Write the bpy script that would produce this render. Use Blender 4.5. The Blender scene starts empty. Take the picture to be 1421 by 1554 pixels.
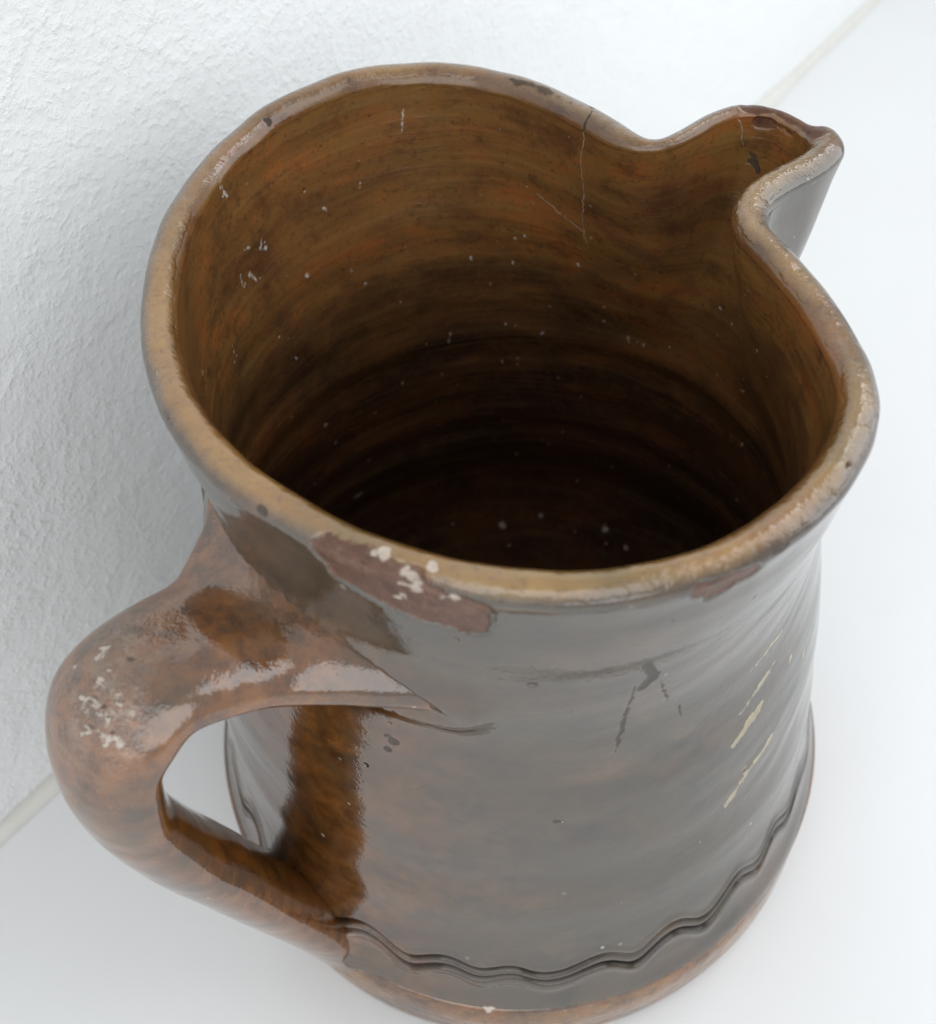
import bpy, math
import numpy as np
from mathutils import Matrix, Vector

S = 0.058                      # one rim radius in metres; all shapes below are in rim radii
ZT = -2.56                     # table top, measured down from the rim
scene = bpy.context.scene
col = scene.collection

# ------------------------------------------------------------------ camera
f_px = 1800.0
CD, CH, PITCH, YAW, ROLL = 2.4871, 1.9839, 0.8727, -0.0523, -0.0794
cp, sp_, cy, sy = math.cos(PITCH), math.sin(PITCH), math.cos(YAW), math.sin(YAW)
Fv = Vector((sy*cp, cy*cp, -sp_)); R0 = Vector((cy, -sy, 0)); U0 = R0.cross(Fv)
Rv = math.cos(ROLL)*R0 + math.sin(ROLL)*U0; Uv = Rv.cross(Fv)
cam_data = bpy.data.cameras.new('camera'); cam = bpy.data.objects.new('camera', cam_data); col.objects.link(cam)
M = Matrix.Identity(4)
for i in range(3):
    M[i][0] = Rv[i]; M[i][1] = Uv[i]; M[i][2] = -Fv[i]
M.translation = Vector((0, -CD, CH - ZT))*S
cam.matrix_world = M
cam_data.sensor_fit = 'VERTICAL'; cam_data.sensor_height = 24
cam_data.lens = f_px*24/1554
cam_data.clip_start = 0.005; cam_data.clip_end = 50
cam_data.dof.use_dof = True
cam_data.dof.focus_distance = 3.35*S
cam_data.dof.aperture_fstop = 15
scene.camera = cam

# ------------------------------------------------------------------ world and window light
w = bpy.data.worlds.new('World'); scene.world = w; w.use_nodes = True
bg = w.node_tree.nodes['Background']
bg.inputs[0].default_value = (0.97, 0.99, 1.0, 1); bg.inputs[1].default_value = 0.72

def area(name, loc, target, sx, sy_, power, color):
    d = bpy.data.lights.new(name, 'AREA'); d.shape = 'RECTANGLE'; d.size = sx*S; d.size_y = sy_*S
    d.energy = power; d.color = color
    o = bpy.data.objects.new(name, d); col.objects.link(o)
    o.location = Vector(loc)*S
    o.rotation_euler = (Vector(target)-Vector(loc)).to_track_quat('-Z', 'Z').to_euler()
    return o
area('window_light', (8.2, 1.0, 5.6), (0, 0, -.5), 12.0, 9.0, 1.75, (0.93, 0.97, 1.0))
area('room_window_light', (-1.0, -10.0, 7.5), (0, 0, -.5), 18.0, 11.0, 3.0, (0.97, 0.98, 1.0))
area('glint_light', (5.4, 3.6, 8.0), (0, 0, 0), 1.6, 2.4, .15, (0.88, 0.90, 1.0))  # unseen small lamp, added to give the lip its glints
scene.view_settings.view_transform = 'Standard'
scene.view_settings.look = 'None'
scene.view_settings.exposure = 0.05
scene.view_settings.gamma = 1.0

# ------------------------------------------------------------------ node helpers
class NT:
    def __init__(s, name):
        s.m = bpy.data.materials.new(name); s.m.use_nodes = True
        s.t = s.m.node_tree; s.t.nodes.clear()
        s.out = s.n('ShaderNodeOutputMaterial'); s.b = s.n('ShaderNodeBsdfPrincipled')
        s.l(s.b.outputs[0], s.out.inputs[0])
    def n(s, k, **kw):
        o = s.t.nodes.new(k)
        for a, b in kw.items(): setattr(o, a, b)
        return o
    def l(s, a, b): s.t.links.new(a, b)
    def put(s, sock, v):
        if hasattr(v, 'is_output'): s.l(v, sock)
        elif isinstance(v, (tuple, list)) and len(v) == 3 and sock.type == 'RGBA': sock.default_value = (*v, 1)
        else: sock.default_value = v
    def coord(s, scale=(1, 1, 1), src=None):
        mp = s.n('ShaderNodeMapping')
        if src is None: src = s.n('ShaderNodeTexCoord').outputs['Object']
        s.l(src, mp.inputs[0]); mp.inputs['Scale'].default_value = [a/S for a in scale]
        return mp.outputs[0]
    def noise(s, vec, scale, detail=3, rough=.5, dist=0.0):
        o = s.n('ShaderNodeTexNoise'); s.l(vec, o.inputs['Vector'])
        o.inputs['Scale'].default_value = scale; o.inputs['Detail'].default_value = detail
        o.inputs['Roughness'].default_value = rough; o.inputs['Distortion'].default_value = dist
        return o.outputs[0]
    def math(s, op, a, b=0.0, c=0.0, clamp=False):
        o = s.n('ShaderNodeMath', operation=op, use_clamp=clamp)
        s.put(o.inputs[0], a); s.put(o.inputs[1], b); s.put(o.inputs[2], c)
        return o.outputs[0]
    def ramp(s, fac, stops):
        o = s.n('ShaderNodeValToRGB'); s.l(fac, o.inputs[0]); e = o.color_ramp.elements
        while len(e) < len(stops): e.new(.5)
        for k, (p, c) in enumerate(stops):
            e[k].position = p; e[k].color = (c, c, c, 1) if isinstance(c, (int, float)) else (*c, 1)
        return o.outputs[0]
    def step(s, v, a, b): return s.math('MULTIPLY_ADD', v, 1/(b-a), -a/(b-a), clamp=True)
    def mix(s, fac, a, b, mode='MIX'):
        o = s.n('ShaderNodeMix', data_type='RGBA', blend_type=mode)
        s.put(o.inputs[0], fac); s.put(o.inputs[6], a); s.put(o.inputs[7], b)
        return o.outputs[2]
    def bump(s, h, strength, dist, prev=None):
        o = s.n('ShaderNodeBump'); s.put(o.inputs['Height'], h)
        o.inputs['Strength'].default_value = strength; o.inputs['Distance'].default_value = dist*S
        if prev is not None: s.l(prev, o.inputs['Normal'])
        return o.outputs[0]

# ------------------------------------------------------------------ materials
def glaze_material():
    m = NT('lead_glazed_earthenware')
    P = m.coord(); Ph = m.coord((1, 1, 3.2))
    at = m.n('ShaderNodeAttribute', attribute_name='marks')
    sep = m.n('ShaderNodeSeparateColor'); m.l(at.outputs['Color'], sep.inputs[0])
    chip, slip, dark, chalk = sep.outputs[0], sep.outputs[1], sep.outputs[2], at.outputs['Alpha']
    az = m.n('ShaderNodeAttribute', attribute_name='zone')
    sez = m.n('ShaderNodeSeparateColor'); m.l(az.outputs['Color'], sez.inputs[0])
    crest, inside, pit, pool = sez.outputs[0], sez.outputs[1], sez.outputs[2], az.outputs['Alpha']
    n_big = m.noise(Ph, 1.3, 4, .55, .3)
    n_blot = m.noise(m.coord((1, 1, 2.0)), 2.1, 5, .62, .4)
    n_mid = m.noise(Ph, 4.5, 5, .6, .2)
    n_fine = m.noise(P, 55, 3, .6)
    n_grain = m.noise(P, 120, 2, .6)
    n_mott = m.noise(P, 16, 4, .65)
    ah = m.n('ShaderNodeAttribute', attribute_name='honey'); sepz_honey = ah.outputs['Fac']
    # outside: dark brown glaze, olive to tan where it ran thin
    co = m.ramp(n_big, [(.3, (.024, .016, .009)), (.5, (.044, .028, .013)), (.7, (.032, .029, .016))])
    co = m.mix(m.math('MULTIPLY', m.step(n_blot, .55, .72), .60), co, (.125, .060, .022))
    co = m.mix(m.math('MULTIPLY', sepz_honey, m.step(m.noise(P, 3.5, 4, .6), .25, .55)), co, m.mix(m.step(n_mott, .35, .65), (.095, .032, .007), (.260, .092, .016)))
    co = m.mix(m.math('MULTIPLY', m.step(n_mid, .45, .8), .5), co, (.042, .032, .016))
    # throwing lines, follow the height
    oc = m.n('ShaderNodeTexCoord').outputs['Object']
    z = m.n('ShaderNodeSeparateXYZ'); m.l(oc, z.inputs[0])
    comb = m.n('ShaderNodeCombineXYZ')
    m.l(m.math('MULTIPLY_ADD', n_big, .10*S, z.outputs[2]), comb.inputs[2])
    m.l(m.math('MULTIPLY', z.outputs[0], .035), comb.inputs[0]); m.l(m.math('MULTIPLY', z.outputs[1], .035), comb.inputs[1])
    pz = m.coord((1, 1, 1), comb.outputs[0])
    lines = m.noise(pz, 11, 4, .65); lines_f = m.noise(pz, 50, 3, .6)
    # inside: ochre over red brown
    ci = m.ramp(n_blot, [(.32, (.085, .034, .014)), (.44, (.135, .056, .021)), (.54, (.190, .080, .024)), (.64, (.250, .080, .022)), (.76, (.17, .105, .028))])
    ci = m.mix(m.step(n_mid, .38, .72), ci, m.mix(n_mott, (.150, .098, .026), (.215, .082, .022)))
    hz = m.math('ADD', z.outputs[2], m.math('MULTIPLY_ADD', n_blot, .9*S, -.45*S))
    deep_shade = m.math('MULTIPLY_ADD', hz, -1/(.8*S), (-.40-ZT)/.8, clamp=True)  # shade inside the jug put into the glaze colour, growing with depth
    ci = m.mix(m.math('MULTIPLY', deep_shade, .85), ci, m.mix(m.step(n_blot, .40, .65), (.018, .009, .008), (.070, .022, .010)))
    ci = m.mix(m.math('MULTIPLY', m.step(lines, .45, .70), .45), ci, (.030, .015, .008))
    ci = m.mix(m.math('MULTIPLY', m.step(lines_f, .5, .72), .26), ci, (.19, .125, .045))
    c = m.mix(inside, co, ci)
    c = m.mix(m.math('MULTIPLY', m.step(n_fine, .58, .70), m.math('MULTIPLY_ADD', inside, .25, .22)), c, (.028, .014, .009))
    c = m.mix(m.math('MULTIPLY', m.step(n_grain, .60, .75), m.math('MULTIPLY_ADD', inside, .24, .08)), c, (.22, .15, .08))
    c = m.mix(m.math('MULTIPLY', m.step(n_mott, .50, .75), .40), c, m.mix(inside, (.085, .055, .025), (.12, .075, .03)))
    n_cl = m.noise(m.coord((1, 1, 1.5)), 6.5, 6, .7)
    c = m.mix(m.math('MULTIPLY', m.step(n_cl, .52, .64), .55), c, m.mix(inside, (.013, .012, .009), (.055, .026, .012)))
    # worn crest of the lip: the clay shows tan through thin glaze
    nl = m.noise(P, 3.3, 4, .6); nl2 = m.noise(m.coord((1.6, 1.6, 1)), 1.1, 3, .5)
    cl = m.ramp(nl2, [(.34, (.170, .108, .032)), (.46, (.270, .135, .034)), (.56, (.33, .175, .055)), (.68, (.225, .105, .036))])
    cl = m.mix(m.math('MULTIPLY', m.step(nl, .45, .7), .6), cl, (.35, .225, .075))
    cl = m.mix(m.math('MULTIPLY', m.step(n_mott, .48, .72), .5), cl, (.19, .088, .045))
    cl = m.mix(m.math('MULTIPLY', m.step(n_fine, .55, .72), .5), cl, (.09, .05, .028))
    lipf = m.step(m.math('ADD', crest, m.math('MULTIPLY_ADD', n_mott, .5, m.math('MULTIPLY_ADD', nl, .6, -.55))), .34, .80)
    c = m.mix(m.math('MULTIPLY', lipf, .85), c, cl)
    # glaze pooled in the incised lines; also darkens inner floor and foot undercut
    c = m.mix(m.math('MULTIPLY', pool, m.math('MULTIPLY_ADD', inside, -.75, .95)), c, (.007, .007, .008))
    # dark burnt scars
    dk = m.step(m.math('ADD', dark, m.math('MULTIPLY_ADD', n_mott, .9, -.45)), .42, .56)
    c = m.mix(m.math('MULTIPLY', dk, .8), c, (.045, .036, .030))
    # yellow slip streaks under the glaze
    sl = m.step(m.math('ADD', slip, m.math('MULTIPLY_ADD', n_fine, 1.2, m.math('MULTIPLY_ADD', n_mott, .8, -1.0))), .40, .66)
    c = m.mix(m.math('MULTIPLY', sl, m.math('MULTIPLY_ADD', n_mott, .9, .1)), c, (.44, .37, .19))
    # bare red clay where the glaze is gone
    ch = m.step(m.math('ADD', chip, m.math('MULTIPLY_ADD', n_mott, .65, m.math('MULTIPLY_ADD', n_fine, .2, -.425))), .46, .56)
    clay = m.ramp(m.noise(P, 20, 5, .72), [(.3, (.062, .028, .016)), (.55, (.115, .052, .031)), (.8, (.20, .115, .075))])
    c = m.mix(ch, c, clay)
    # chalky spots
    ck = m.step(m.math('ADD', chalk, m.math('MULTIPLY_ADD', n_fine, 1.3, m.math('MULTIPLY_ADD', n_mott, .9, -1.1))), .38, .72)
    c = m.mix(m.math('MULTIPLY', ck, .8), c, (.50, .43, .36))
    # worn pitted patch on the handle
    pt = m.math('MULTIPLY', pit, m.step(m.noise(P, 22, 4, .7), .50, .60))
    c = m.mix(m.math('MULTIPLY', pt, m.math('MULTIPLY_ADD', inside, -.25, .45)), c, (.30, .22, .16))
    # small lime flecks
    vo = m.n('ShaderNodeTexVoronoi'); m.l(P, vo.inputs['Vector']); vo.inputs['Scale'].default_value = 16
    cs = m.n('ShaderNodeSeparateColor'); m.l(vo.outputs['Color'], cs.inputs[0])
    rad = m.math('MULTIPLY', m.math('POWER', cs.outputs[0], 9), .15)
    fl = m.math('MULTIPLY', m.math('LESS_THAN', vo.outputs['Distance'], rad), m.step(m.noise(P, 2.2, 2), .42, .6))
    c = m.mix(m.math('MULTIPLY', fl, .6), c, (.45, .38, .30))
    m.l(c, m.b.inputs['Base Color'])
    m.l(m.math('MULTIPLY_ADD', m.math('MAXIMUM', pool, m.math('MULTIPLY', m.math('MAXIMUM', dk, ch), .7)), -.62, m.math('MULTIPLY_ADD', inside, -.42, 2.02)), m.b.inputs['IOR'])
    rg = m.math('MULTIPLY_ADD', m.step(n_mid, .4, .8), .05, .03)
    rg = m.math('MULTIPLY_ADD', inside, .15, rg)
    rg = m.math('MULTIPLY_ADD', lipf, .05, rg)
    rg = m.math('MULTIPLY_ADD', pool, .30, rg)
    m.l(m.math('MULTIPLY_ADD', pool, -.45, .5), m.b.inputs['Specular IOR Level'])
    rg = m.math('MULTIPLY_ADD', ch, .34, rg)
    rg = m.math('MULTIPLY_ADD', dk, .40, rg)
    rg = m.math('MULTIPLY_ADD', ck, .35, rg)
    m.l(rg, m.b.inputs['Roughness'])
    b = m.bump(m.noise(Ph, 2.4, 1, .4), .35, .018)
    b = m.bump(m.math('MULTIPLY', lines, inside), .45, .012, b)
    b = m.bump(m.math('MULTIPLY', lines_f, inside), .15, .003, b)
    b = m.bump(n_mott, .16, .007, b)
    b = m.bump(n_fine, .20, .004, b)
    pv = m.n('ShaderNodeTexVoronoi'); m.l(P, pv.inputs['Vector']); pv.inputs['Scale'].default_value = 9
    pc = m.n('ShaderNodeSeparateColor'); m.l(pv.outputs['Color'], pc.inputs[0])
    pr = m.math('MULTIPLY', m.math('POWER', pc.outputs[1], 6), .12)
    pitv = m.math('SUBTRACT', 1.0, m.step(m.math('DIVIDE', pv.outputs['Distance'], m.math('ADD', pr, .001)), .5, 1.2))
    b = m.bump(m.math('SUBTRACT', 1.0, pitv), .7, .008, b)
    b = m.bump(m.math('MULTIPLY', nl, lipf), .5, .03, b)
    b = m.bump(m.math('MULTIPLY', m.noise(P, 24, 4, .7), m.math('MULTIPLY_ADD', pit, 1.0, m.math('MULTIPLY', ch, .35))), 1.0, .030, b)
    b = m.bump(m.math('SUBTRACT', 1.0, ch), .9, .014, b)
    b = m.bump(m.math('ADD', ck, sl), .6, .006, b)
    m.l(b, m.b.inputs['Normal'])
    return m.m
M_gl = M_out = M_in = M_lip = glaze_material()

def wall_material():
    m = NT('white_textured_wall_paint')
    P = m.coord((1, 1, 1)); n1 = m.noise(P, 32, 3, .6, .2); n2 = m.noise(P, 6, 3, .5, .5); n3 = m.noise(P, 1.0, 3, .5)
    c = m.mix(n3, (.80, .82, .82), (.77, .78, .78)); m.l(c, m.b.inputs['Base Color'])
    m.b.inputs['Roughness'].default_value = .55
    r = m.math('MULTIPLY', m.ramp(n1, [(.40, 0.0), (.55, .35), (.68, 1.0)]), m.math('MULTIPLY_ADD', n2, 1.2, .25))
    b = m.bump(r, .36, .012); b = m.bump(n2, .4, .03, b)
    m.l(b, m.b.inputs['Normal']); return m.m
def table_material():
    m = NT('white_gloss_sill_paint')
    P = m.coord(); n = m.noise(P, 1.2, 3, .5); n2 = m.noise(P, 30, 3, .6)
    c = m.mix(n, (.73, .74, .745), (.70, .702, .70))
    c = m.mix(m.math('MULTIPLY', m.step(m.noise(P, 5, 5, .7), .58, .8), .12), c, (.60, .58, .54))
    vo = m.n('ShaderNodeTexVoronoi'); m.l(P, vo.inputs['Vector']); vo.inputs['Scale'].default_value = 3
    cs = m.n('ShaderNodeSeparateColor'); m.l(vo.outputs['Color'], cs.inputs[0])
    d = m.math('LESS_THAN', vo.outputs['Distance'], m.math('MULTIPLY', m.math('POWER', cs.outputs[0], 8), .05))
    c = m.mix(m.math('MULTIPLY', d, .25), c, (.45, .43, .40))
    m.l(c, m.b.inputs['Base Color'])
    m.l(m.math('MULTIPLY_ADD', n2, .1, .32), m.b.inputs['Roughness'])
    b = m.bump(n2, .05, .01); b = m.bump(n, .1, .03, b); m.l(b, m.b.inputs['Normal']); return m.m
def caulk_material():
    m = NT('yellowed_sealant'); P = m.coord(); n = m.noise(P, 8, 4, .6)
    m.l(m.mix(n, (.60, .59, .55), (.70, .695, .66)), m.b.inputs['Base Color'])
    m.b.inputs['Roughness'].default_value = .5
    m.l(m.bump(n, .4, .02), m.b.inputs['Normal']); return m.m

# ------------------------------------------------------------------ mesh helper
def mesh_obj(name, V, Fc, mat, parent=None, normals=None, marks=None, zone=None, honey=0.0):
    me = bpy.data.meshes.new(name)
    V = np.asarray(V, float)*S; Fc = np.asarray(Fc)
    me.vertices.add(len(V)); me.vertices.foreach_set('co', V.ravel())
    k = Fc.shape[1]
    me.loops.add(Fc.size); me.loops.foreach_set('vertex_index', Fc.ravel().astype(np.int32))
    me.polygons.add(len(Fc)); me.polygons.foreach_set('loop_start', np.arange(0, Fc.size, k, dtype=np.int32))
    me.update(calc_edges=True)
    me.polygons.foreach_set('use_smooth', np.ones(len(Fc), bool))
    me.materials.append(mat)
    if marks is not None:
        a = me.attributes.new('marks', 'FLOAT_COLOR', 'POINT')
        a.data.foreach_set('color', np.asarray(marks, np.float32).ravel())
        a = me.attributes.new('honey', 'FLOAT', 'POINT')
        a.data.foreach_set('value', (np.zeros(len(V))+honey).astype(np.float32))
        a = me.attributes.new('zone', 'FLOAT_COLOR', 'POINT')
        a.data.foreach_set('color', np.asarray(zone, np.float32).ravel())
    if normals is not None:
        me.normals_split_custom_set_from_vertices([tuple(x) for x in normals])
    o = bpy.data.objects.new(name, me); col.objects.link(o)
    if parent: o.parent = parent
    return o

def grid_normals(P, wrap=True):
    # P [levels, n, 3]; averaged face normals of the grid, wrapped round axis 1
    du = np.roll(P, -1, 1)-np.roll(P, 1, 1)
    dv = np.gradient(P, axis=0)
    N = np.cross(du, dv); N /= np.maximum(np.linalg.norm(N, axis=2, keepdims=True), 1e-12)
    return N

# ------------------------------------------------------------------ smooth noise on the surface
rng = np.random.default_rng(4)
def wob(theta, z, amp, fth, fz, k=6, seed=0):
    r = np.random.default_rng(seed); out = 0
    for i in range(k):
        a = r.integers(-fth, fth+1); b = r.uniform(-fz, fz); ph = r.uniform(0, 6.28)
        out = out + np.sin(a*theta + b*z + ph)
    return amp*out/math.sqrt(k)

def smoothstep(x, a, b):
    t = np.clip((x-a)/(b-a), 0, 1); return t*t*(3-2*t)

# ------------------------------------------------------------------ rim outline (plan view, rim radii)
RIM = np.array([(.969,.500),(.898,.424),(.822,.373),(.753,.319),(.702,.262),(.676,.189),(.678,.116),(.706,.052),(.742,-.014),
 (.783,-.110),(.819,-.240),(.841,-.384),(.834,-.508),(.793,-.622),(.717,-.739),(.633,-.824),(.528,-.904),(.423,-.961),(.308,-1.0),
 (.211,-1.02),(.102,-1.025),(-.021,-1.012),(-.131,-.983),(-.243,-.937),(-.330,-.892),(-.420,-.832),(-.522,-.75),(-.627,-.657),
 (-.72,-.539),(-.787,-.425),(-.839,-.298),(-.879,-.175),(-.903,-.044),(-.913,.136),(-.901,.314),(-.865,.485),(-.799,.655),
 (-.704,.801),(-.6,.896),(-.481,.981),(-.346,1.039),(-.199,1.053),(-.051,1.026),(.073,.962),(.172,.880),(.248,.797),(.312,.711),
 (.373,.628),(.436,.574),(.503,.575),(.576,.624),(.653,.691),(.728,.731),(.797,.735),(.860,.700),(.914,.624),(.955,.555)])
NS = 1200
def resample_closed(P, n, smooth):
    Q = np.vstack([P, P[:1]]); d = np.r_[0, np.cumsum(np.hypot(*np.diff(Q, axis=0).T))]
    m = 4000; t = np.linspace(0, d[-1], m, endpoint=False)
    X = np.c_[np.interp(t, d, Q[:, 0]), np.interp(t, d, Q[:, 1])]
    k = np.fft.fftfreq(m, 1/m); g = np.exp(-.5*(k*2*np.pi*smooth/d[-1])**2)
    X = np.real(np.fft.ifft(np.fft.fft(X, axis=0)*g[:, None], axis=0))
    Q = np.vstack([X, X[:1]]); d = np.r_[0, np.cumsum(np.hypot(*np.diff(Q, axis=0).T))]
    t = np.linspace(0, d[-1], n, endpoint=False)
    return np.c_[np.interp(t, d, Q[:, 0]), np.interp(t, d, Q[:, 1])], d[-1]
RC, RL = resample_closed(RIM, NS, .026)
RC = RC[::-1]                                    # run counter-clockwise
RC = np.roll(RC, -int(np.argmin(np.abs(np.arctan2(RC[:, 1], RC[:, 0])))), 0)
th_raw = np.unwrap(np.arctan2(RC[:, 1], RC[:, 0]))
dth = th_raw - np.arange(NS)*2*np.pi/NS
k = np.fft.fftfreq(NS, 1/NS); g = np.exp(-.5*(k/7.0)**2)
TB = np.arange(NS)*2*np.pi/NS + np.real(np.fft.ifft(np.fft.fft(dth)*g))   # angle on the round body for each rim sample
assert np.all(np.diff(TB) > 0)

# ------------------------------------------------------------------ profile
def interp_smooth(z, pts):
    pts = np.array(sorted(pts)); x, y = pts[:, 0], pts[:, 1]
    m = np.gradient(y, x)
    i = np.clip(np.searchsorted(x, z)-1, 0, len(x)-2); h = x[i+1]-x[i]; t = np.clip((z-x[i])/h, 0, 1)
    return ((2*t**3-3*t**2+1)*y[i] + (t**3-2*t**2+t)*h*m[i] + (-2*t**3+3*t**2)*y[i+1] + (t**3-t**2)*h*m[i+1])
PROF = [(0.05, .985), (0, .98), (-.15, .955), (-.35, .945), (-.55, .950), (-.75, .967), (-.95, .992), (-1.15, 1.020), (-1.35, 1.048),
        (-1.5, 1.067), (-1.7, 1.100), (-1.95, 1.145), (-2.1, 1.178), (-2.17, 1.200), (-2.3, 1.205)]
def blend(z):
    return 1-smoothstep(-z, -.02, 1.0)**.85

def section(z, off=0.0):
    """outline of the wall's middle at height z moved outward by off (array over s)"""
    b = blend(np.array([z]))[0]
    r = interp_smooth(np.array([z]), PROF)[0]-.042
    C = np.c_[np.cos(TB), np.sin(TB)]*r
    return b*RC + (1-b)*C

def outward(Q):
    d = np.roll(Q, -1, 0)-np.roll(Q, 1, 0); d /= np.linalg.norm(d, axis=1)[:, None]
    return np.c_[d[:, 1], -d[:, 0]]

deg = np.degrees(np.arctan2(RC[:, 1], RC[:, 0]))
def bump1(x, c, w_): return np.exp(-.5*((x-c)/w_)**2)
sidx = np.arange(NS)
tip = int(np.argmax(RC @ np.array([math.cos(math.radians(31)), math.sin(math.radians(31))])))
sd = (sidx-tip+NS/2) % NS-NS/2                    # samples away from the tip; + is toward the back wall of the spout
HT = .044 - .022*smoothstep(sd, -12, 6)*(1-smoothstep(sd, 95, 130))   # half thickness of the wall
RIMZ = .012*np.sin(3*TB+1)+.006*np.sin(7*TB) + .02*bump1(sd, 30, 60)

levels_out = []
# outer wall rows, from lip root downwards
zs = np.r_[np.linspace(-.045, -1.75, 250), np.linspace(-1.755, -2.175, 160)]
rows = []; rz = []
for z in zs:
    C = section(z)
    N = outward(C)
    thk = HT*blend(np.array([z]))[0]+.042*(1-blend(np.array([z]))[0])
    # lip swells a little over the neck
    sw = .010*math.exp(-((z+.03)/.06)**2)
    P = C + N*(thk+sw)[:, None]
    # hand thrown unevenness
    th = TB
    un = wob(th, z, .0045, 3, 5, 7, 3)*smoothstep(-z, .1, .6) + wob(th*0+0, z, .0022, 1, 24, 5, 8)*smoothstep(-z, .15, .5)
    # slanting facets on the spout side, pressed in by a tool
    P = P + N*un[:, None]
    # the neck is drawn in above the handle; the base is a little out of round
    P = P*(1-.080*np.exp(-.5*((TB-2*np.pi*(TB > np.pi)+2.72)/.42)**2)*math.exp(-((z+.52)/.26)**2)*float(smoothstep(np.array([-z]), .06, .25)[0]))[:, None]
    P = P*np.array([1-.033*float(smoothstep(np.array([-z]), 1.2, 2.05)[0]), 1.0])
    rows.append(np.c_[P, np.full(NS, z)]); rz.append(z)
OUT = np.array(rows)
TH = np.broadcast_to(np.mod(TB+np.pi, 2*np.pi)-np.pi, OUT.shape[:2]); ZZ = OUT[:, :, 2].copy()
NO = grid_normals(OUT)
if np.mean(np.sum(NO[:, :, :2]*OUT[:, :, :2], 2)) < 0: NO = -NO
# incised double wavy line
WV = np.array([(-130.3,-1.918),(-123.6,-1.894),(-118.7,-1.872),(-114.5,-1.895),(-111.2,-1.945),(-106.3,-1.90),(-102.5,-1.885),(-98.6,-1.928),(-91.9,-1.895),(-88.3,-1.936),
 (-83.8,-1.933),(-79.2,-1.9),(-75.5,-1.885),(-71.1,-1.938),(-66.7,-1.880),(-62.5,-1.870),(-57.7,-1.938),(-54.2,-1.912),(-49.1,-1.855),(-43.1,-1.914),(-38.8,-1.83),(-32.9,-1.892),
 (-26,-1.85),(-19,-1.91),(-12,-1.86),(-5,-1.92),(3,-1.86)])
def wave(th):
    d_ = np.degrees(th); per = -1.94 + .035*np.sin(np.radians(d_*26.0))
    a_ = np.interp(d_, WV[:, 0], WV[:, 1]-.05, left=-9, right=-9)
    return np.where(a_ < -5, per, a_)
def groove(d, w_): return np.exp(-.5*(d/w_)**2)
kk = np.fft.fftfreq(NS, 1/NS); w1 = wave(TH[0]); w1 = np.real(np.fft.ifft(np.fft.fft(w1)*np.exp(-.5*(kk/34.)**2)*(1+.7*smoothstep(np.abs(kk), 10, 20))))
wl = np.broadcast_to(w1, TH.shape)
depth = np.clip(.85+.45*np.sin(4*TH+2.6)+.25*np.sin(11*TH), .2, 1.25)
slope = 1.0
gw = .0075
D = -.0125*depth*groove(ZZ-wl, gw) - .0115*np.clip(1.45-depth*.5, .6, 1.2)*groove(ZZ-wl+.052+.006*np.sin(9*TH), gw)
D += .005*groove(ZZ-wl-.028, .012) + .003*groove(ZZ-wl+.026, .007) + .005*groove(ZZ-wl+.080, .012)
# slanting throwing ridges on the spout side
sl_ = ZZ-.45*TH
reg = np.exp(-.5*((TH+.72)/.34)**2)*smoothstep(-ZZ, .15, .45)*(1-smoothstep(-ZZ, 1.35, 1.75))
D += reg*(.0009*np.sin(sl_*27+2.5*np.sin(sl_*6+.5)+.8*np.sin(5*TH)) + .0003*np.sin(sl_*58+2*np.sin(sl_*13)))*(.6+.5*np.sin(7*TH+9*ZZ))
OUT += NO*D[:, :, None]

# ledge, undercut and foot (rows continue downwards)
foot_prof = [(1.216, -2.182), (1.214, -2.190), (1.196, -2.190), (1.180, -2.197), (1.168, -2.208), (1.164, -2.222), (1.170, -2.236),
             (1.184, -2.25), (1.196, -2.265), (1.205, -2.29), (1.209, -2.32), (1.210, -2.38), (1.208, -2.44), (1.200, -2.49), (1.188, -2.525), (1.165, -2.548), (1.13, -2.556), (1.05, -2.557)]
fp = np.array(foot_prof); t = np.r_[0, np.cumsum(np.hypot(*np.diff(fp, axis=0).T))]
tt = np.linspace(0, t[-1], 70); fr = np.interp(tt, t, fp[:, 0]); fz = np.interp(tt, t, fp[:, 1])
FOOT = []
for r, z in zip(fr, fz):
    e = 1-smoothstep(np.array([-z]), 2.51, 2.55)[0]
    rr = r + e*(wob(TB, z, .003, 9, 20, 6, 12))
    FOOT.append(np.c_[.967*rr*np.cos(TB), rr*np.sin(TB), z + e*wob(TB, z, .003, 6, 3, 5, 22)])
FOOT = np.array(FOOT)

# lip: half round from inside to outside
LIP = []
Cz = section(-.045)
for a in np.linspace(np.pi, 0, 41)[1:-1]:
    z0 = -.045; up = math.sin(a)
    C = section(z0+.045*up)
    N = outward(C)
    irr = 1+.10*np.sin(9*TB+.5)*.5+.05*np.sin(23*TB)
    P = C + N*((HT+.010*(1 if a < np.pi/2 else .2))*math.cos(a))[:, None]
    LIP.append(np.c_[P, z0 + up*(HT*1.05)*irr])
LIP = np.array(LIP)

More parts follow.
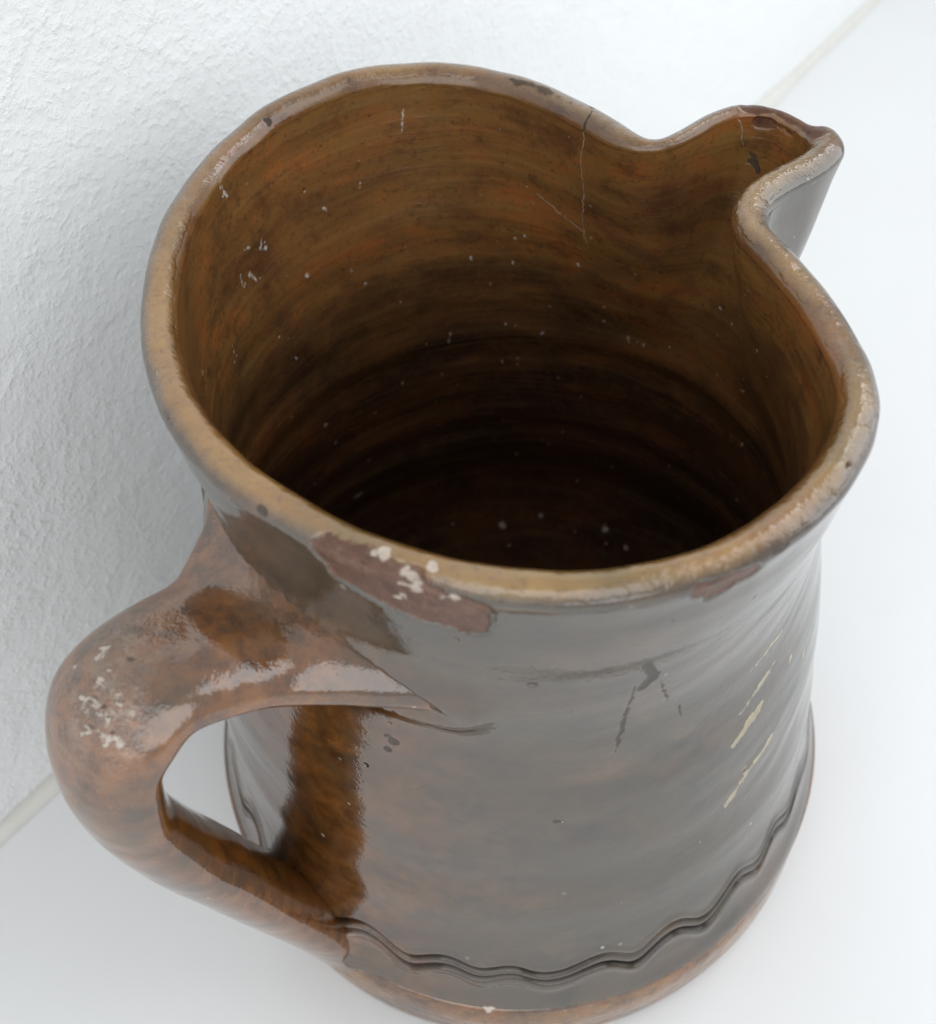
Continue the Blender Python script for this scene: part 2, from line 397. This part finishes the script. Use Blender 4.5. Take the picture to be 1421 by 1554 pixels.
# inside wall, downwards
zi = np.r_[np.linspace(-.045, -.8, 180), np.linspace(-.8, -1.95, 141)[1:]]
INN = []
for z in zi:
    C = section(z); N = outward(C); b = blend(np.array([z]))[0]
    thk = HT*b + .05*(1-b)
    ridg = wob(TB*0, z, .0035, 1, 40, 6, 5)*smoothstep(np.array([-z]), .3, .6)[0] + .004*math.sin(z*26)*smoothstep(np.array([-z]), .45, .8)[0]
    P = C - N*thk[:, None]
    INN.append(np.c_[P*(1+np.asarray(ridg).reshape(-1, 1)), np.full(NS, z)])
for i, a in enumerate(np.linspace(0, 1, 131)[1:]):
    ang = min(a/.35, 1)*np.pi/2
    q = 1-.34*(1-math.cos(ang)) if a < .35 else .66*(1-(a-.35)/.65)+.004
    zf = -1.95-.36*math.sin(ang)+(.004*math.sin(a*60) if a > .3 else 0)
    INN.append(np.c_[INN[319][:, :2]*q, np.full(NS, zf)])
INN = np.array(INN)

# ------------------------------------------------------------------ handle: a strap swept along a loop
PHI = math.radians(-130)
HP = np.array([(.80,-.50),(.92,-.475),(1.05,-.455),(1.19,-.41),(1.33,-.39),(1.435,-.45),(1.490,-.58),(1.500,-.80),(1.445,-1.10),(1.365,-1.40),(1.270,-1.75),(1.18,-2.06),(1.12,-2.3)])
HW = np.array([.45,.35,.262,.218,.20,.188,.182,.182,.19,.21,.235,.255,.27])
HO = np.array([.08,.07,.03,-.015,-.045,-.055,-.06,-.068,-.075,-.085,-.08,-.06,-.04])      # sideways set of the strap
HTW = np.array([-.24,-.18,-.10,-.04,0,0,0,.02,.05,.08,.10,.10,.08])                       # twist: right side lower at the root
HTK = np.array([.14,.12,.10,.09,.088,.09,.088,.090,.094,.098,.10,.10,.10])
def catmull(P, n):
    P = np.asarray(P, float); P = P.reshape(len(P), -1)
    t_ = np.linspace(0, len(P)-1, n); out = []
    for x in t_:
        i = min(int(x), len(P)-2); u = x-i
        p0 = P[max(i-1, 0)]; p1 = P[i]; p2 = P[i+1]; p3 = P[min(i+2, len(P)-1)]
        out.append(.5*((2*p1)+(-p0+p2)*u+(2*p0-5*p1+4*p2-p3)*u*u+(-p0+3*p1-3*p2+p3)*u**3))
    return np.array(out)
NH, NC = 260, 96
hp = catmull(HP, NH); hw = catmull(HW, NH)[:, 0]; ho = catmull(HO, NH)[:, 0]; hq = catmull(HTW, NH)[:, 0]; ht = catmull(HTK, NH)[:, 0]
tg = np.gradient(hp, axis=0); tg /= np.linalg.norm(tg, axis=1)[:, None]
nn = np.c_[-tg[:, 1], tg[:, 0]]; nn = -nn if nn[60, 1] < 0 else nn       # outward side of the loop in the (r,z) plane
er = np.array([math.cos(PHI), math.sin(PHI), 0]); et = np.array([-er[1], er[0], 0]); ez = np.array([0, 0, 1.])
ca = np.linspace(0, 2*np.pi, NC, endpoint=False)
HG = np.zeros((NH, NC, 3))
for i in range(NH):
    c_ = er*hp[i, 0]+ez*hp[i, 1]+et*ho[i]; nv = er*nn[i, 0]+ez*nn[i, 1]
    sx = np.sign(np.cos(ca))*np.abs(np.cos(ca))**.85; sy2 = np.sign(np.sin(ca))*np.abs(np.sin(ca))**.9
    th_ = ht[i]*(1-.12*np.cos(2*ca))
    uw = 1+.02*math.sin(i*.07)+.015*math.sin(i*.19+1)
    HG[i] = c_ + et*(hw[i]*uw*sx)[:, None] + ez*(hq[i]*hw[i]*sx)[:, None] + nv*(th_*sy2)[:, None]
hn = grid_normals(HG)
cen = HG.mean(1, keepdims=True)
if np.mean(np.sum(hn*(HG-cen), 2)) < 0: hn = -hn

# clay smoothed from the handle onto the wall: a fillet round both joins
from mathutils import kdtree
def fillet(A, N, rad, hgt):
    hv = HG.reshape(-1, 3); hr = np.hypot(hv[:, 0], hv[:, 1])
    keep = np.where(hr > np.interp(hv[:, 2], [p_[0] for p_ in sorted(PROF)], [p_[1] for p_ in sorted(PROF)])-.01)[0][::2]
    kd = kdtree.KDTree(len(keep))
    for n_, q_ in enumerate(keep): kd.insert(Vector(hv[q_]), n_)
    kd.balance()
    ang_ = np.mod(np.arctan2(A[:, :, 1], A[:, :, 0])-PHI+np.pi, 2*np.pi)-np.pi
    idx = np.argwhere((np.abs(ang_) < .75) & ((A[:, :, 2] > -1.1) | (A[:, :, 2] < -1.5)))
    off = np.zeros(A.shape[:2])
    for a_, b_ in idx[::1]:
        if (a_+b_) % 2: continue
        d_ = kd.find(Vector(A[a_, b_]))[2]
        off[a_, b_] = hgt*math.exp(-(d_/rad)**1.3)
    o1 = off.copy(); nb = np.roll(off, 1, 1)+np.roll(off, -1, 1); par = (np.add.outer(np.arange(off.shape[0]), np.arange(off.shape[1])) % 2) == 1
    o1[par] = (nb/2)[par]
    for _ in range(3): o1 = (o1+np.roll(o1, 1, 1)+np.roll(o1, -1, 1)+np.roll(o1, 1, 0)+np.roll(o1, -1, 0))/5
    o1[:3] = 0; o1 *= smoothstep(-A[:, :, 2], .10, .26)
    return A + N*o1[:, :, None]
OUT = fillet(OUT, NO, .045, .036)

# raise the whole rim where it is uneven
def lift(A):
    k_ = np.clip(1+A[:, :, 2]/.7, 0, 1)**2
    A[:, :, 2] += RIMZ[None]*k_
ALL = np.concatenate([INN[::-1], LIP, OUT, FOOT], 0)
lift(ALL)
NA = grid_normals(ALL)
i0 = len(INN); i1 = i0+len(LIP); i2 = i1+len(OUT)
mid = (i1+i2)//2
if np.mean(np.sum(NA[mid, :, :2]*ALL[mid, :, :2], 1)) < 0: NA = -NA

# ------------------------------------------------------------------ marks: r = bare clay, g = pale slip, b = dark scar
PTS = ALL.reshape(-1, 3); n_lv_ = len(ALL); zrow = ALL[:, :, 2].mean(1)-RIMZ.mean()*0
MK = np.zeros((len(PTS), 4)); ZN = np.zeros((n_lv_, NS, 4))
sN = np.sin(np.linspace(np.pi, 0, 41)[1:-1])
ZN[i0:i1, :, 0] = (np.clip(sN, 0, 1)**2.0)[:, None]*.80+.10
ZN[:i0, :, 0] = (.45*np.exp(-((-zrow[:i0]-.045)/.035)))[:, None]
ZN[i1:i2, :, 0] = (.40*np.exp(-((-zrow[i1:i2]-.045)/.02)))[:, None]
cw_ = .62+.38*np.exp(-.5*((TB-4.6)/.75)**2)+.22*np.exp(-.5*((TB-3.3)/.5)**2); ZN[:, :, 0] *= cw_[None]
ZN[:i0, :, 1] = 1
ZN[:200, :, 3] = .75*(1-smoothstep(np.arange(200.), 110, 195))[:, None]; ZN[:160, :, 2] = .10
ZN[i0:i1, :, 1] = np.linspace(1, 0, i1-i0)[:, None]
ZN[i2+8:, :, 0] = .45
pg = np.maximum(groove(ZZ-wl, gw*1.25)*np.clip(depth*1.15, 0, 1), groove(ZZ-wl+.052+.006*np.sin(9*TH), gw*1.25)*np.clip(1.35-depth*.55, .5, 1))
ZN[i1:i2, :, 3] = pg
ZN[i2+1:i2+14, :, 3] = .8
ZN = ZN.reshape(-1, 4)
def mark(ch, pts, rad, power=1.0, soft=.6):
    """a stroke through 3D points: value 1 in the core falling to 0 at rad"""
    pts = np.atleast_2d(np.array(pts, float))
    segs = list(zip(pts[:-1], pts[1:])) if len(pts) > 1 else [(pts[0], pts[0]+1e-6)]
    lo = pts.min(0)-rad*1.7; hi = pts.max(0)+rad*1.7
    ix = np.where(np.all((PTS > lo) & (PTS < hi), 1))[0]
    if not len(ix): return
    Q = PTS[ix]; best = np.full(len(ix), 9.0)
    for a, b in segs:
        ab = b-a; t_ = np.clip(((Q-a)@ab)/(ab@ab), 0, 1)
        best = np.minimum(best, np.linalg.norm(Q-(a+t_[:, None]*ab), axis=1))
    MK[ix, ch] = np.maximum(MK[ix, ch], power*np.clip(1-best/rad*.5, 0, 1)*(best < rad*2))
def stroke(ch, pts, rad, power=1.0, taper=True, jit=.25):
    """a hand-drawn stroke: tapered ends, uneven width and strength"""
    pts = np.atleast_2d(np.array(pts, float))
    if len(pts) == 1:
        for _ in range(4): mark(ch, [pts[0]+rng.normal(0, rad*.6, 3)], rad*rng.uniform(.45, .9), power)
        return
    L_ = np.linalg.norm(np.diff(pts, axis=0), axis=1); n_ = max(3, int(L_.sum()/(rad*1.6)))
    d_ = np.r_[0, np.cumsum(L_)]/L_.sum(); t_ = np.linspace(0, 1, n_)
    q = np.stack([np.interp(t_, d_, pts[:, k_]) for k_ in range(3)], 1); q[1:-1] += rng.normal(0, rad*jit, q[1:-1].shape)
    for k_ in range(n_-1):
        u = (k_+.5)/(n_-1); tp = (.35+.65*math.sin(math.pi*u)**.6) if taper else 1
        mark(ch, q[k_:k_+2], rad*tp*rng.uniform(.7, 1.25), power*rng.uniform(.82, 1.1))
MARKS = [
 # bare red clay: front chip under the lip, smaller chip to its right, broken edge of the spout
 (0, [(-.388,-.912,-.025),(-.243,-.995,-.04),(-.085,-1.05,-.07)], .050), (0, [(-.33,-.95,-.06),(-.159,-1.02,-.085),(-.08,-1.04,-.10)], .045),
 (0, [(-.30,-.95,-.01),(-.2,-.99,-.005)], .025), (0, [(-.37,-.93,-.08),(-.2,-1.0,-.125),(-.09,-1.03,-.135)], .045),
 (0, [(.40,-1.02,-.055),(.457,-1.0,-.065),(.516,-.966,-.072)], .026), (0, [(.43,-1.0,-.10),(.46,-.99,-.09)], .020),
 (0, [(.775,.735,.0),(.8545,.718,.0),(.9155,.63,-.005),(.945,.55,.0)], .030),
 (0, [(.80,.70,-.045),(.86,.68,-.04),(.91,.61,-.045)], .016),
 # pale slip streaks seen through the glaze
 (1, [(.7538,-.6256,-.806),(.6518,-.7362,-.8324)], .012, .85), (1, [(.7472,-.6594,-.9255),(.6457,-.7778,-1.0059)], .016, 1.0),
 (1, [(.7231,-.7233,-1.0561),(.6391,-.8152,-1.1207)], .017, 1.1), (1, [(.7954,-.7097,-1.2711),(.7171,-.8021,-1.3342)], .015, 1.0),
 (1, [(.7171,-.8021,-1.3342),(.6589,-.8656,-1.4262)], .017, 1.1), (1, [(.8266,-.5878,-1.014),(.8236,-.5989,-1.03)], .010), (1, [(.8994,-.5063,-1.09),(.9011,-.5185,-1.126)], .010),
 # dark scars in the glaze
 (2, [(.3172,-.9739,-.4054),(.3386,-.946,-.5156)], .016), (2, [(.3386,-.946,-.49),(.3135,-.9488,-.5552)], .014),
 (2, [(.2949,-.9582,-.5293),(.2789,-.9378,-.7158),(.2666,-.9514,-.8825)], .008, .9), (2, [(.3605,-.9325,-.554),(.3957,-.8966,-.7009)], .007, .8),
 (2, [(.4306,-.8786,-.7668),(.4423,-.8765,-.8189)], .006, .8), (2, [(-.3379,-.9227,-.8514)], .020), (2, [(-.3447,-.9132,-.8107)], .010),
 (2, [(.1073,-1.0329,-1.1528)], .011),
 (2, [(.785,.69,-.140),(.797,.680,-.150)], .010), (2, [(.797,.680,-.150),(.800,.674,-.168)], .014, .9), (2, [(.800,.674,-.168),(.812,.660,-.190)], .011), (2, [(.790,.684,-.172)], .008),
 (2, [(.2922,.7152,-.0036),(.2793,.6954,-.0195),(.2736,.6905,-.0428)], .006),
 (2, [(.06,.955,-.005),(.1129,.92,-.005),(.18,.86,.0),(.24,.80,.0)], .020, .72), (2, [(-.6848,.766,-.0024),(-.692,.768,.0036)], .014),
 (2, [(-.5511,-.7813,-.0121),(-.5398,-.7925,-.0132)], .012), (2, [(.563,-.9363,-.04),(.5951,-.9144,-.0426)], .010),
]
# chalky chips and the pale mended cracks
for p_, r_ in [((-.2769,-.9462,.005),.013),((-.2119,-1.0017,-.014),.020),((-.2109,-.9897,-.0001),.012),((-.234,-.99,-.0981),.016),((-.1604,-.9743,.0108),.016),((-.1186,-1.0402,-.03),.014),
               ((-.1436,-1.0323,-.0324),.009),((-.1268,-1.2,-2.19),.012)]:
    MARKS.append((3, [p_], r_, 1.3))
for st in [[(-.7812,.5099,-.2674),(-.7714,.5221,-.2951)],[(-.743,.5761,-.3127),(-.7328,.5837,-.3448)],[(-.8011,.434,-.339),(-.795,.4362,-.3803)],
           [(-.7789,.4845,-.3551),(-.7644,.5,-.4026)],[(-.8355,.2725,-.4506),(-.8333,.2641,-.5258)],[(-.8138,.4985,-.0236),(-.8072,.501,-.0831)]]:
    a_, b_ = np.array(st)
    for _ in range(5): MARKS.append((3, [a_+(b_-a_)*rng.uniform(-.3, 1.2)+rng.normal(0, .010, 3), a_+(b_-a_)*rng.uniform(-.3, 1.2)+rng.normal(0, .010, 3)], float(rng.uniform(.0035, .007)), float(rng.uniform(.7, 1.0))))
MARKS.append((3, [(-.2881,.9868,-.1143),(-.2989,.9708,-.188)], .003, .9))
OV = PTS[i1*NS:i2*NS]
def snap(p_):
    p_ = np.array(p_, float)
    for n_, v_ in enumerate(p_):
        if v_[2] < -.3 and np.hypot(v_[0], v_[1]) > .90 and v_[1] < 0: p_[n_] = OV[np.argmin(np.sum((OV-v_)**2, 1))]
    return p_
for a in MARKS: (mark if a[0] == 0 else stroke)(a[0], snap(a[1]), *a[2:])
# lime specks on the inside, smears on the floor
SP = []
for i_ in range(150):
    row = int(rng.uniform(130, 390)); q_ = PTS[row*NS+int(rng.uniform(0, NS))]
    d_ = rng.normal(0, 1, 3)*(.012 if rng.random() < .4 else .004); d_[2] -= .01
    SP.append((3, [q_, q_+d_], float(rng.choice([.0035, .005, .007])), float(rng.uniform(.5, 1.0))))
for i_ in range(210):
    row = int(rng.uniform(8, 150)); q_ = PTS[row*NS+int(rng.uniform(0, NS))]
    d_ = np.array((rng.normal(0, .012), rng.uniform(.01, .09), rng.normal(0, .004)))
    SP.append((3, [q_, q_+d_], float(rng.choice([.006, .009, .012])), float(rng.uniform(.9, 1.4))))
for a in SP: stroke(*a)
# nicks along the outer edge of the lip
for i_ in range(34):
    j_ = int(rng.uniform(0, NS)) if i_ > 26 else int(rng.normal(NS*.30, NS*.08)) % NS
    row = i1-int(rng.uniform(0, 16)); q_ = PTS[row*NS+j_]
    mark(int(rng.choice([0, 3, 2, 3])), [q_, PTS[row*NS+(j_+int(rng.uniform(1, 5))) % NS]], float(rng.uniform(.004, .008)), float(rng.uniform(.7, 1.0)))
cut = smoothstep(MK[:, 0], .38, .60)*.006 + smoothstep(MK[:, 3], .4, .8)*.0015 + smoothstep(MK[:, 2], .4, .9)*.0015
PTS = PTS - NA.reshape(-1, 3)*cut[:, None]
ALL = PTS.reshape(ALL.shape)
sg = np.sign(np.sum(NA[mid]*grid_normals(ALL)[mid])); NA = grid_normals(ALL)*sg
HON = .75*np.exp(-.5*((np.arctan2(PTS[:, 1], PTS[:, 0])+2.27)/.30)**2)*smoothstep(-PTS[:, 2], .2, .5)

# ------------------------------------------------------------------ the jug and its parts
def thing(name, label, cat, loc):
    o = bpy.data.objects.new(name, None); col.objects.link(o); o.location = Vector(loc)*S
    o['label'] = label; o['category'] = cat; o.empty_display_size = .02
    return o
jug = thing('jug', 'brown glazed earthenware jug with pinched spout and chipped rim standing on the white sill', 'jug', (0, 0, 0))

n_lv = len(ALL)
li = np.arange(n_lv-1)[:, None]*NS; sj = np.arange(NS)[None, :]; sj2 = (sj+1) % NS
FA = np.stack([li+sj, li+sj2, li+NS+sj2, li+NS+sj], -1)      # [level, s, 4]
spout_s = (sd > -115) & (sd < 150)
face_kind = np.zeros(FA.shape[:2], int)
zc = ALL[:-1, :, 2]
face_kind[:i0-1] = 1                       # inner wall
face_kind[i0-1:i1] = 2                     # lip
face_kind[i1:i2-1] = 0                     # body
face_kind[i2-1:] = 3                       # foot
face_kind[(face_kind == 1) & (np.arange(n_lv-1)[:, None] < 130)] = 4   # inner floor
sp = spout_s[None] & (zc > -.62)
face_kind[sp & (face_kind == 0)] = 5; face_kind[sp & (face_kind == 1)] = 6
def take(kind, name, mat, parent, up=None):
    f = FA[face_kind == kind]
    u, inv = np.unique(f, return_inverse=True); f2 = inv.reshape(f.shape)
    V = PTS[u].copy(); V[:, 2] -= ZT
    # orient
    a = V[f2[0]]; nf = np.cross(a[1]-a[0], a[2]-a[0])
    if nf @ NA.reshape(-1, 3)[u][f2[0][0]] < 0: f2 = f2[:, ::-1]
    return mesh_obj(name, V, f2, mat, parent, NA.reshape(-1, 3)[u], MK[u], ZN[u], .95 if name == 'foot' else HON[u])
body = take(0, 'body', M_out, jug)
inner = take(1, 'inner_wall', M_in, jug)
lip = take(2, 'rim', M_lip, jug)
foot = take(3, 'foot', M_out, jug)
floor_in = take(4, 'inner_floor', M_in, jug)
spout = take(5, 'spout', M_out, jug)
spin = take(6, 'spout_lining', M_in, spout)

li = np.arange(NH-1)[:, None]*NC; sj = np.arange(NC)[None]; sj2 = (sj+1) % NC
FH = np.stack([li+sj, li+sj2, li+NC+sj2, li+NC+sj], -1).reshape(-1, 4)
PTS_H = HG.reshape(-1, 3).copy()
Vh = PTS_H.copy(); Vh[:, 2] -= ZT
a = Vh[FH[0]]
if np.cross(a[1]-a[0], a[2]-a[0]) @ hn.reshape(-1, 3)[FH[0][0]] < 0: FH = FH[:, ::-1]
PTS = PTS_H; MK = np.zeros((len(PTS), 4)); ZH = np.zeros((len(PTS), 4))
dq = np.linalg.norm((PTS-(-.95, -1.09, -.35))/(.13, .14, .16), axis=1)
ZH[:, 2] = np.clip(1.25-dq, 0, 1)
dq = np.linalg.norm((PTS-(-.90, -.92, -.30))/(.10, .10, .1), axis=1); ZH[:, 2] = np.maximum(ZH[:, 2], .6*np.clip(1.3-dq, 0, 1))
for st in [[(-.9838,-1.0845,-.343),(-.9892,-1.0612,-.3351)],[(-.9192,-1.0593,-.314),(-.8944,-1.068,-.3126)],[(-.932,-1.1034,-.3346),(-.8691,-1.1027,-.3254)],
           [(-.9478,-1.1329,-.3564),(-.9235,-1.1507,-.3623)],[(-.8925,-1.1625,-.3671),(-.8847,-1.1607,-.3649)],
           [(-.9647,-.9699,-.3064),(-.9431,-.9487,-.2983)],[(-.903,-.891,-.2903),(-.8901,-.8813,-.2888)]]:
    mark(3, np.array(st), .010, .8)
for i_ in range(30):
    q_ = np.array((-.95, -1.09, -.34))+rng.normal(0, 1, 3)*(.05, .06, .0); q_ = PTS[np.argmin(np.sum((PTS-q_)**2, 1))]
    mark(int(rng.choice([3, 3, 2])), [q_, q_+rng.normal(0, .008, 3)], float(rng.uniform(.004, .008)), float(rng.uniform(.6, .95)))
handle = mesh_obj('handle', Vh, FH, M_out, jug, hn.reshape(-1, 3), MK, ZH, .95)

# mended cracks: hairline ribbons lying in the glaze
def plain(name, colr, rough=.6):
    m = NT(name); n_ = m.noise(m.coord(), 40, 3, .6)
    m.l(m.mix(m.step(n_, .4, .65), colr, tuple(c_*.35 for c_ in colr)), m.b.inputs['Base Color']); m.b.inputs['Roughness'].default_value = rough
    return m.m
M_ck = plain('pale_crack_filler', (.34, .26, .18)); M_ck2 = plain('dark_crack', (.035, .022, .016))
kd2 = kdtree.KDTree(i1); BP = ALL[:i1].reshape(-1, 3); BN = NA[:i1].reshape(-1, 3)
sub = np.where(BP[:, 2] > -.62)[0]; kd2 = kdtree.KDTree(len(sub))
for n_, q_ in enumerate(sub): kd2.insert(Vector(BP[q_]), n_)
kd2.balance()
def crack(pts, wid, mat, parent, seed, step_=.008):
    r = np.random.default_rng(seed); pts = np.array(pts, float)
    L_ = np.linalg.norm(np.diff(pts, axis=0), axis=1); d_ = np.r_[0, np.cumsum(L_)]; n_ = int(d_[-1]/step_)
    t_ = np.linspace(0, d_[-1], n_); q = np.stack([np.interp(t_, d_, pts[:, k_]) for k_ in range(3)], 1)
    jt = np.cumsum(r.normal(0, .0022, (n_, 3)), 0); jt -= np.linspace(0, 1, n_)[:, None]*jt[-1]
    q = q+jt+r.normal(0, .0012, (n_, 3)); P_ = []; N_ = []
    for v in q:
        k_ = sub[kd2.find(Vector(v))[1]]; nrm = BN[k_]; v = v-nrm*((v-BP[k_])@nrm); P_.append(v); N_.append(nrm)
    P_ = np.array(P_); N_ = np.array(N_); T_ = np.gradient(P_, axis=0); B_ = np.cross(T_, N_); B_ /= np.linalg.norm(B_, axis=1)[:, None]
    w_ = wid*(.55+.45*np.abs(np.sin(np.arange(n_)*.9+r.uniform(0, 6))))*r.uniform(.6, 1.2, n_)*np.clip(np.minimum(np.arange(n_), n_-1-np.arange(n_))/4, .2, 1)
    V_ = np.stack([P_-B_*w_[:, None]-N_*.001, P_+N_*.0016, P_+B_*w_[:, None]-N_*.001], 1).reshape(-1, 3); V_[:, 2] -= ZT
    F_ = [(a*3+b, a*3+b+1, a*3+b+4, a*3+b+3) for a in range(n_-1) for b in range(2)]
    return mesh_obj('crack', V_, F_, mat, parent)
crack([(.266,.690,-.035),(.265,.7147,-.1219),(.2749,.7151,-.1983),(.2862,.7222,-.3019),(.284,.745,-.4077),(.302,.7495,-.5053)], .0034, M_ck, spout, 3)
crack([(.1375,.849,-.3701),(.2117,.8024,-.4193),(.2857,.7528,-.4585)], .0020, M_ck, inner, 4)
crack([(.7213,.745,-.0),(.7213,.7196,-.0107),(.7481,.704,-.0557),(.764,.6952,-.1305)], .0042, M_ck, spout, 5)
crack([(.302,.745,-.02),(.2922,.7152,-.0036),(.2793,.6954,-.0195),(.266,.690,-.045)], .0050, M_ck2, lip, 6)

# ------------------------------------------------------------------ sill and wall
WN = np.array([-.78933, .61397]); WD = np.array([.61397, .78933]); WDIST = 1.512   # wall: WN . p = WDIST
def box_quad(name, P8, mat, label, cat=None):
    F = [(0,3,2,1),(4,5,6,7),(0,1,5,4),(1,2,6,5),(2,3,7,6),(3,0,4,7)]
    o = mesh_obj(name, P8, F, mat); o.data.polygons.foreach_set('use_smooth', np.zeros(6, bool))
    o['label'] = label; o['kind'] = 'structure'
    return o
def wp(d, n, z): q = WD*d + WN*n; return (q[0], q[1], z)
box_quad('sill', [wp(-14,-14,-.6),wp(26,-14,-.6),wp(26,WDIST+.5,-.6),wp(-14,WDIST+.5,-.6),wp(-14,-14,0),wp(26,-14,0),wp(26,WDIST+.5,0),wp(-14,WDIST+.5,0)][:8], table_material(), 'smooth white painted sill under the jug')
wl_ = box_quad('wall', [wp(-14,WDIST,.004),wp(26,WDIST,.004),wp(26,WDIST+.8,.004),wp(-14,WDIST+.8,.004),wp(-14,WDIST,16),wp(26,WDIST,16),wp(26,WDIST+.8,16),wp(-14,WDIST+.8,16)], wall_material(), 'white painted wall with rough roller texture behind the jug')
# sealant fillet in the corner
nseg = 300; ds = np.linspace(-13.9, 25.9, nseg); V = []
for i, d_ in enumerate(ds):
    wv = .012*math.sin(d_*1.7)+.008*math.sin(d_*4.3)
    for a in np.linspace(0, 1, 7):
        n_ = WDIST-.002-(.060+wv)*(1-a); z_ = .003 + (.060+wv)*a
        sag = .02*math.sin(a*np.pi)
        V.append(wp(d_, n_+sag*.7, z_-sag*.7))
F = [(i*7+j, (i+1)*7+j, (i+1)*7+j+1, i*7+j+1) for i in range(nseg-1) for j in range(6)]
cb = mesh_obj('sealant_strip', V, F, caulk_material()); cb['kind'] = 'structure'
